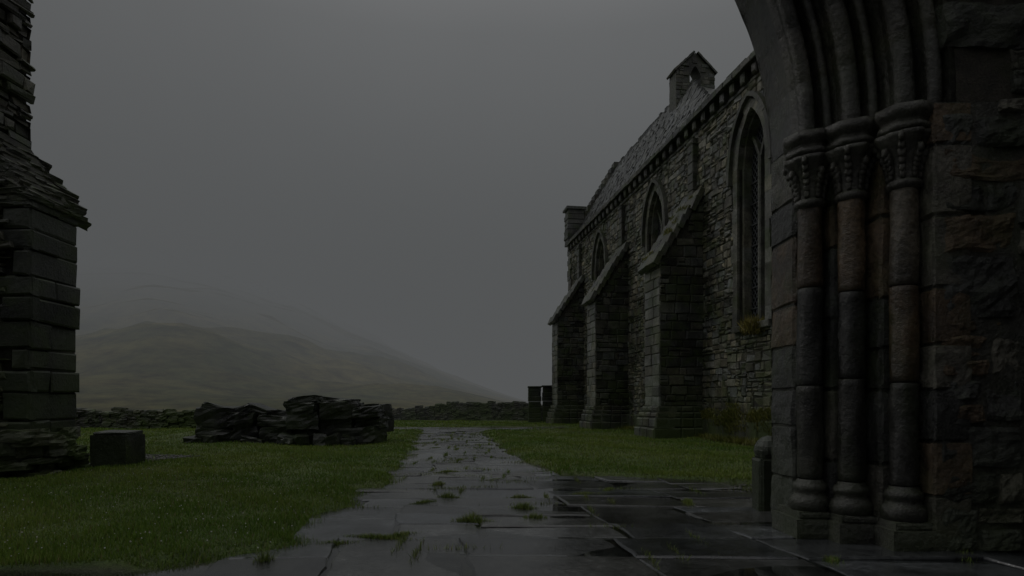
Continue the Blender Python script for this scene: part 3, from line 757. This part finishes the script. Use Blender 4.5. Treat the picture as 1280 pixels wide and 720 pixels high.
def drywall(name,p0,p1,hf,step=.45):
    A=Acc(); p0=V3(p0);p1=V3(p1);d_=(p1-p0);L_=d_.length;d_.normalize();ang=math.atan2(d_.y,d_.x)
    s=0
    while s<L_:
        w=R(.3,.6); hh=hf(s/L_)+R(-.08,.08); z=0
        while z<hh:
            h=R(.13,.24); c=p0+d_*(s+w/2+R(-.08,.08)); rock(A,(c.x,c.y+R(-.08,.08),z+h/2),w*.6,.35,h*.6,(R(-.1,.1),R(-.1,.1),ang+R(-.1,.1)),n=3,rnd=.35,amp=.15,col=scol(.4,1.4,.1)); z+=h
        s+=w
    return build(name,A,M_ruin)
drywall('dry_stone_wall',(-38,36,0),(-10,35,0),lambda t:.9)
drywall('dry_stone_wall',(-15,56,0),(3.5,51.5,0),lambda t:float(np.interp(t,[0,.25,.55,1],[.5,.8,1.45,1.35])))
for (x0,x1,zt) in ((1.25,2.15,2.35),(2.3,3.0,2.6)):
    A=Acc(); z=0
    while z<zt: 
        h=R(.3,.45); rbox(x0+R(-.03,.03),x1+R(-.03,.03),47.6,48.4,z,z+h-.01,scol(.5,1)); z+=h
    rbox(x0-.06,x1+.06,47.5,48.5,z,z+.12,scol(.6,1.1))
    build('stone_gate_post',A,M_quoin)
px=[];py=[];pz=[];ph=[]
p=CP(S(21.9),4.05,.2)
for i in range(500): px.append(p.x+R(-.35,.35));py.append(p.y+R(-.35,.35));pz.append(p.z+R(-.3,.1));ph.append(R(.15,.45))
blades('sill_fern',np.array(px),np.array(py),np.array(ph),np.full(len(px),.03),z=np.array(pz),colA=(.19,.2,.03),colB=(.28,.23,.05),spread=1.2)
px=[];py=[];pz=[];ph=[]
for i in range(9000):
    s=R(S(18),S(48)); o=abs(random.gauss(0,.25))+.2; q=CP(s,0,o); px.append(q.x);py.append(q.y);pz.append(R(0,.05));ph.append(R(.1,.35)*(1-min(.6,o*.4)))
for s_ in range(26):
    sc_=R(S(18),S(25.5)); zc=R(.5,1.3)
    for i in range(260): q=CP(sc_+random.gauss(0,.3),zc+R(-.25,.1),.22); px.append(q.x);py.append(q.y);pz.append(q.z);ph.append(R(.04,.16))
for s_ in range(14):
    t=R(0,1); sc_=S(26)+R(0,1.5); o=1.9*t+.1; zc=10.0-2.8*t+.12
    for i in range(160): q=CP(sc_+random.gauss(0,.12),zc+R(-.05,.1),o+random.gauss(0,.06)); px.append(q.x);py.append(q.y);pz.append(q.z);ph.append(R(.04,.14))
blades('wall_foot_moss',np.array(px),np.array(py),np.array(ph),np.full(len(px),.03),z=np.array(pz),colA=(.12,.15,.025),colB=(.22,.22,.045),spread=1.0)

# ------------------------------------------------ mist (homogeneous volume over the fields beyond the church; its glow stands in for scattered skylight)
mist_glow=.090; sig=.0070
me=D.meshes.new('mist'); A=Acc(); box(A,V3((-1400,49,-8)),X,Y,Z,2800,1100,128); me.from_pydata(A.v,[],A.f)
m=D.materials.new('mist'); m.use_nodes=True; nt=m.node_tree; nt.nodes.clear()
out=N_(nt,'ShaderNodeOutputMaterial'); ab=N_(nt,'ShaderNodeVolumeAbsorption'); ab.inputs[0].default_value=(0,0,0,1); ab.inputs[1].default_value=sig
em=N_(nt,'ShaderNodeEmission'); em.inputs[0].default_value=(.96,1.0,1.02,1); em.inputs[1].default_value=sig*mist_glow
ad=N_(nt,'ShaderNodeAddShader'); nt.links.new(ab.outputs[0],ad.inputs[0]); nt.links.new(em.outputs[0],ad.inputs[1]); nt.links.new(ad.outputs[0],out.inputs['Volume'])
me.materials.append(m); link(D.objects.new('mist',me))

# ------------------------------------------------ world
w=D.worlds.new('World'); scene.world=w; w.use_nodes=True; nt=w.node_tree; nt.nodes.clear(); L=nt.links
out=N_(nt,'ShaderNodeOutputWorld'); bg=N_(nt,'ShaderNodeBackground')
sky=N_(nt,'ShaderNodeTexSky'); sky.sky_type='NISHITA'; sky.sun_disc=False; sky.sun_elevation=math.radians(40); sky.sun_rotation=math.radians(-60)
hs=N_(nt,'ShaderNodeHueSaturation'); hs.inputs['Saturation'].default_value=.12; L.new(sky.outputs[0],hs.inputs['Color'])
tc=N_(nt,'ShaderNodeTexCoord'); nrm=N_(nt,'ShaderNodeVectorMath',operation='NORMALIZE'); L.new(tc.outputs['Generated'],nrm.inputs[0])
sp=N_(nt,'ShaderNodeSeparateXYZ'); L.new(nrm.outputs[0],sp.inputs[0])
el=ramp(nt,sp.outputs[2],[(0.,(.082,.087,.090)),(.15,(.090,.094,.097)),(.3,(.112,.116,.119)),(.5,(.146,.149,.152)),(.7,(.31,.31,.315)),(1.,(.66,.66,.665))])
dot=N_(nt,'ShaderNodeVectorMath',operation='DOT_PRODUCT'); L.new(nrm.outputs[0],dot.inputs[0]); dot.inputs[1].default_value=tuple(V3((.0,1,.5)).normalized())
lob=ramp(nt,dot.outputs['Value'],[(.6,.66),(.8,.8),(.98,1.12)])
cl=noise(nt,1.6,4,.5,nrm.outputs[0]); clr=ramp(nt,cl,[(.3,.86),(.7,1.12)])
c=mixc(nt,1.,el,lob,'MULTIPLY'); c=mixc(nt,1.,c,clr,'MULTIPLY')
nk=mixc(nt,1.,hs.outputs[0],(.02,.02,.02),'MULTIPLY')
c=mixc(nt,.1,c,nk)
L.new(c,bg.inputs[0]); bg.inputs[1].default_value=1.3; L.new(bg.outputs[0],out.inputs[0])
sl=D.lights.new('sun','SUN'); sl.energy=.42; sl.angle=math.radians(25); sl.color=(1,.98,.95)
so=link(D.objects.new('sun',sl)); so.rotation_euler=V3((.75,-.35,-.75)).to_track_quat('-Z','Y').to_euler()
cam=D.cameras.new('camera'); cam.lens=22.5; cam.sensor_width=36; cam.shift_y=145/1280; cam.clip_end=5000; cam.clip_start=.05
co=link(D.objects.new('camera',cam)); co.location=(0,0,1.4); co.rotation_euler=(math.radians(90),0,0); scene.camera=co
scene.view_settings.view_transform='Standard'; scene.view_settings.look='None'; scene.view_settings.exposure=0
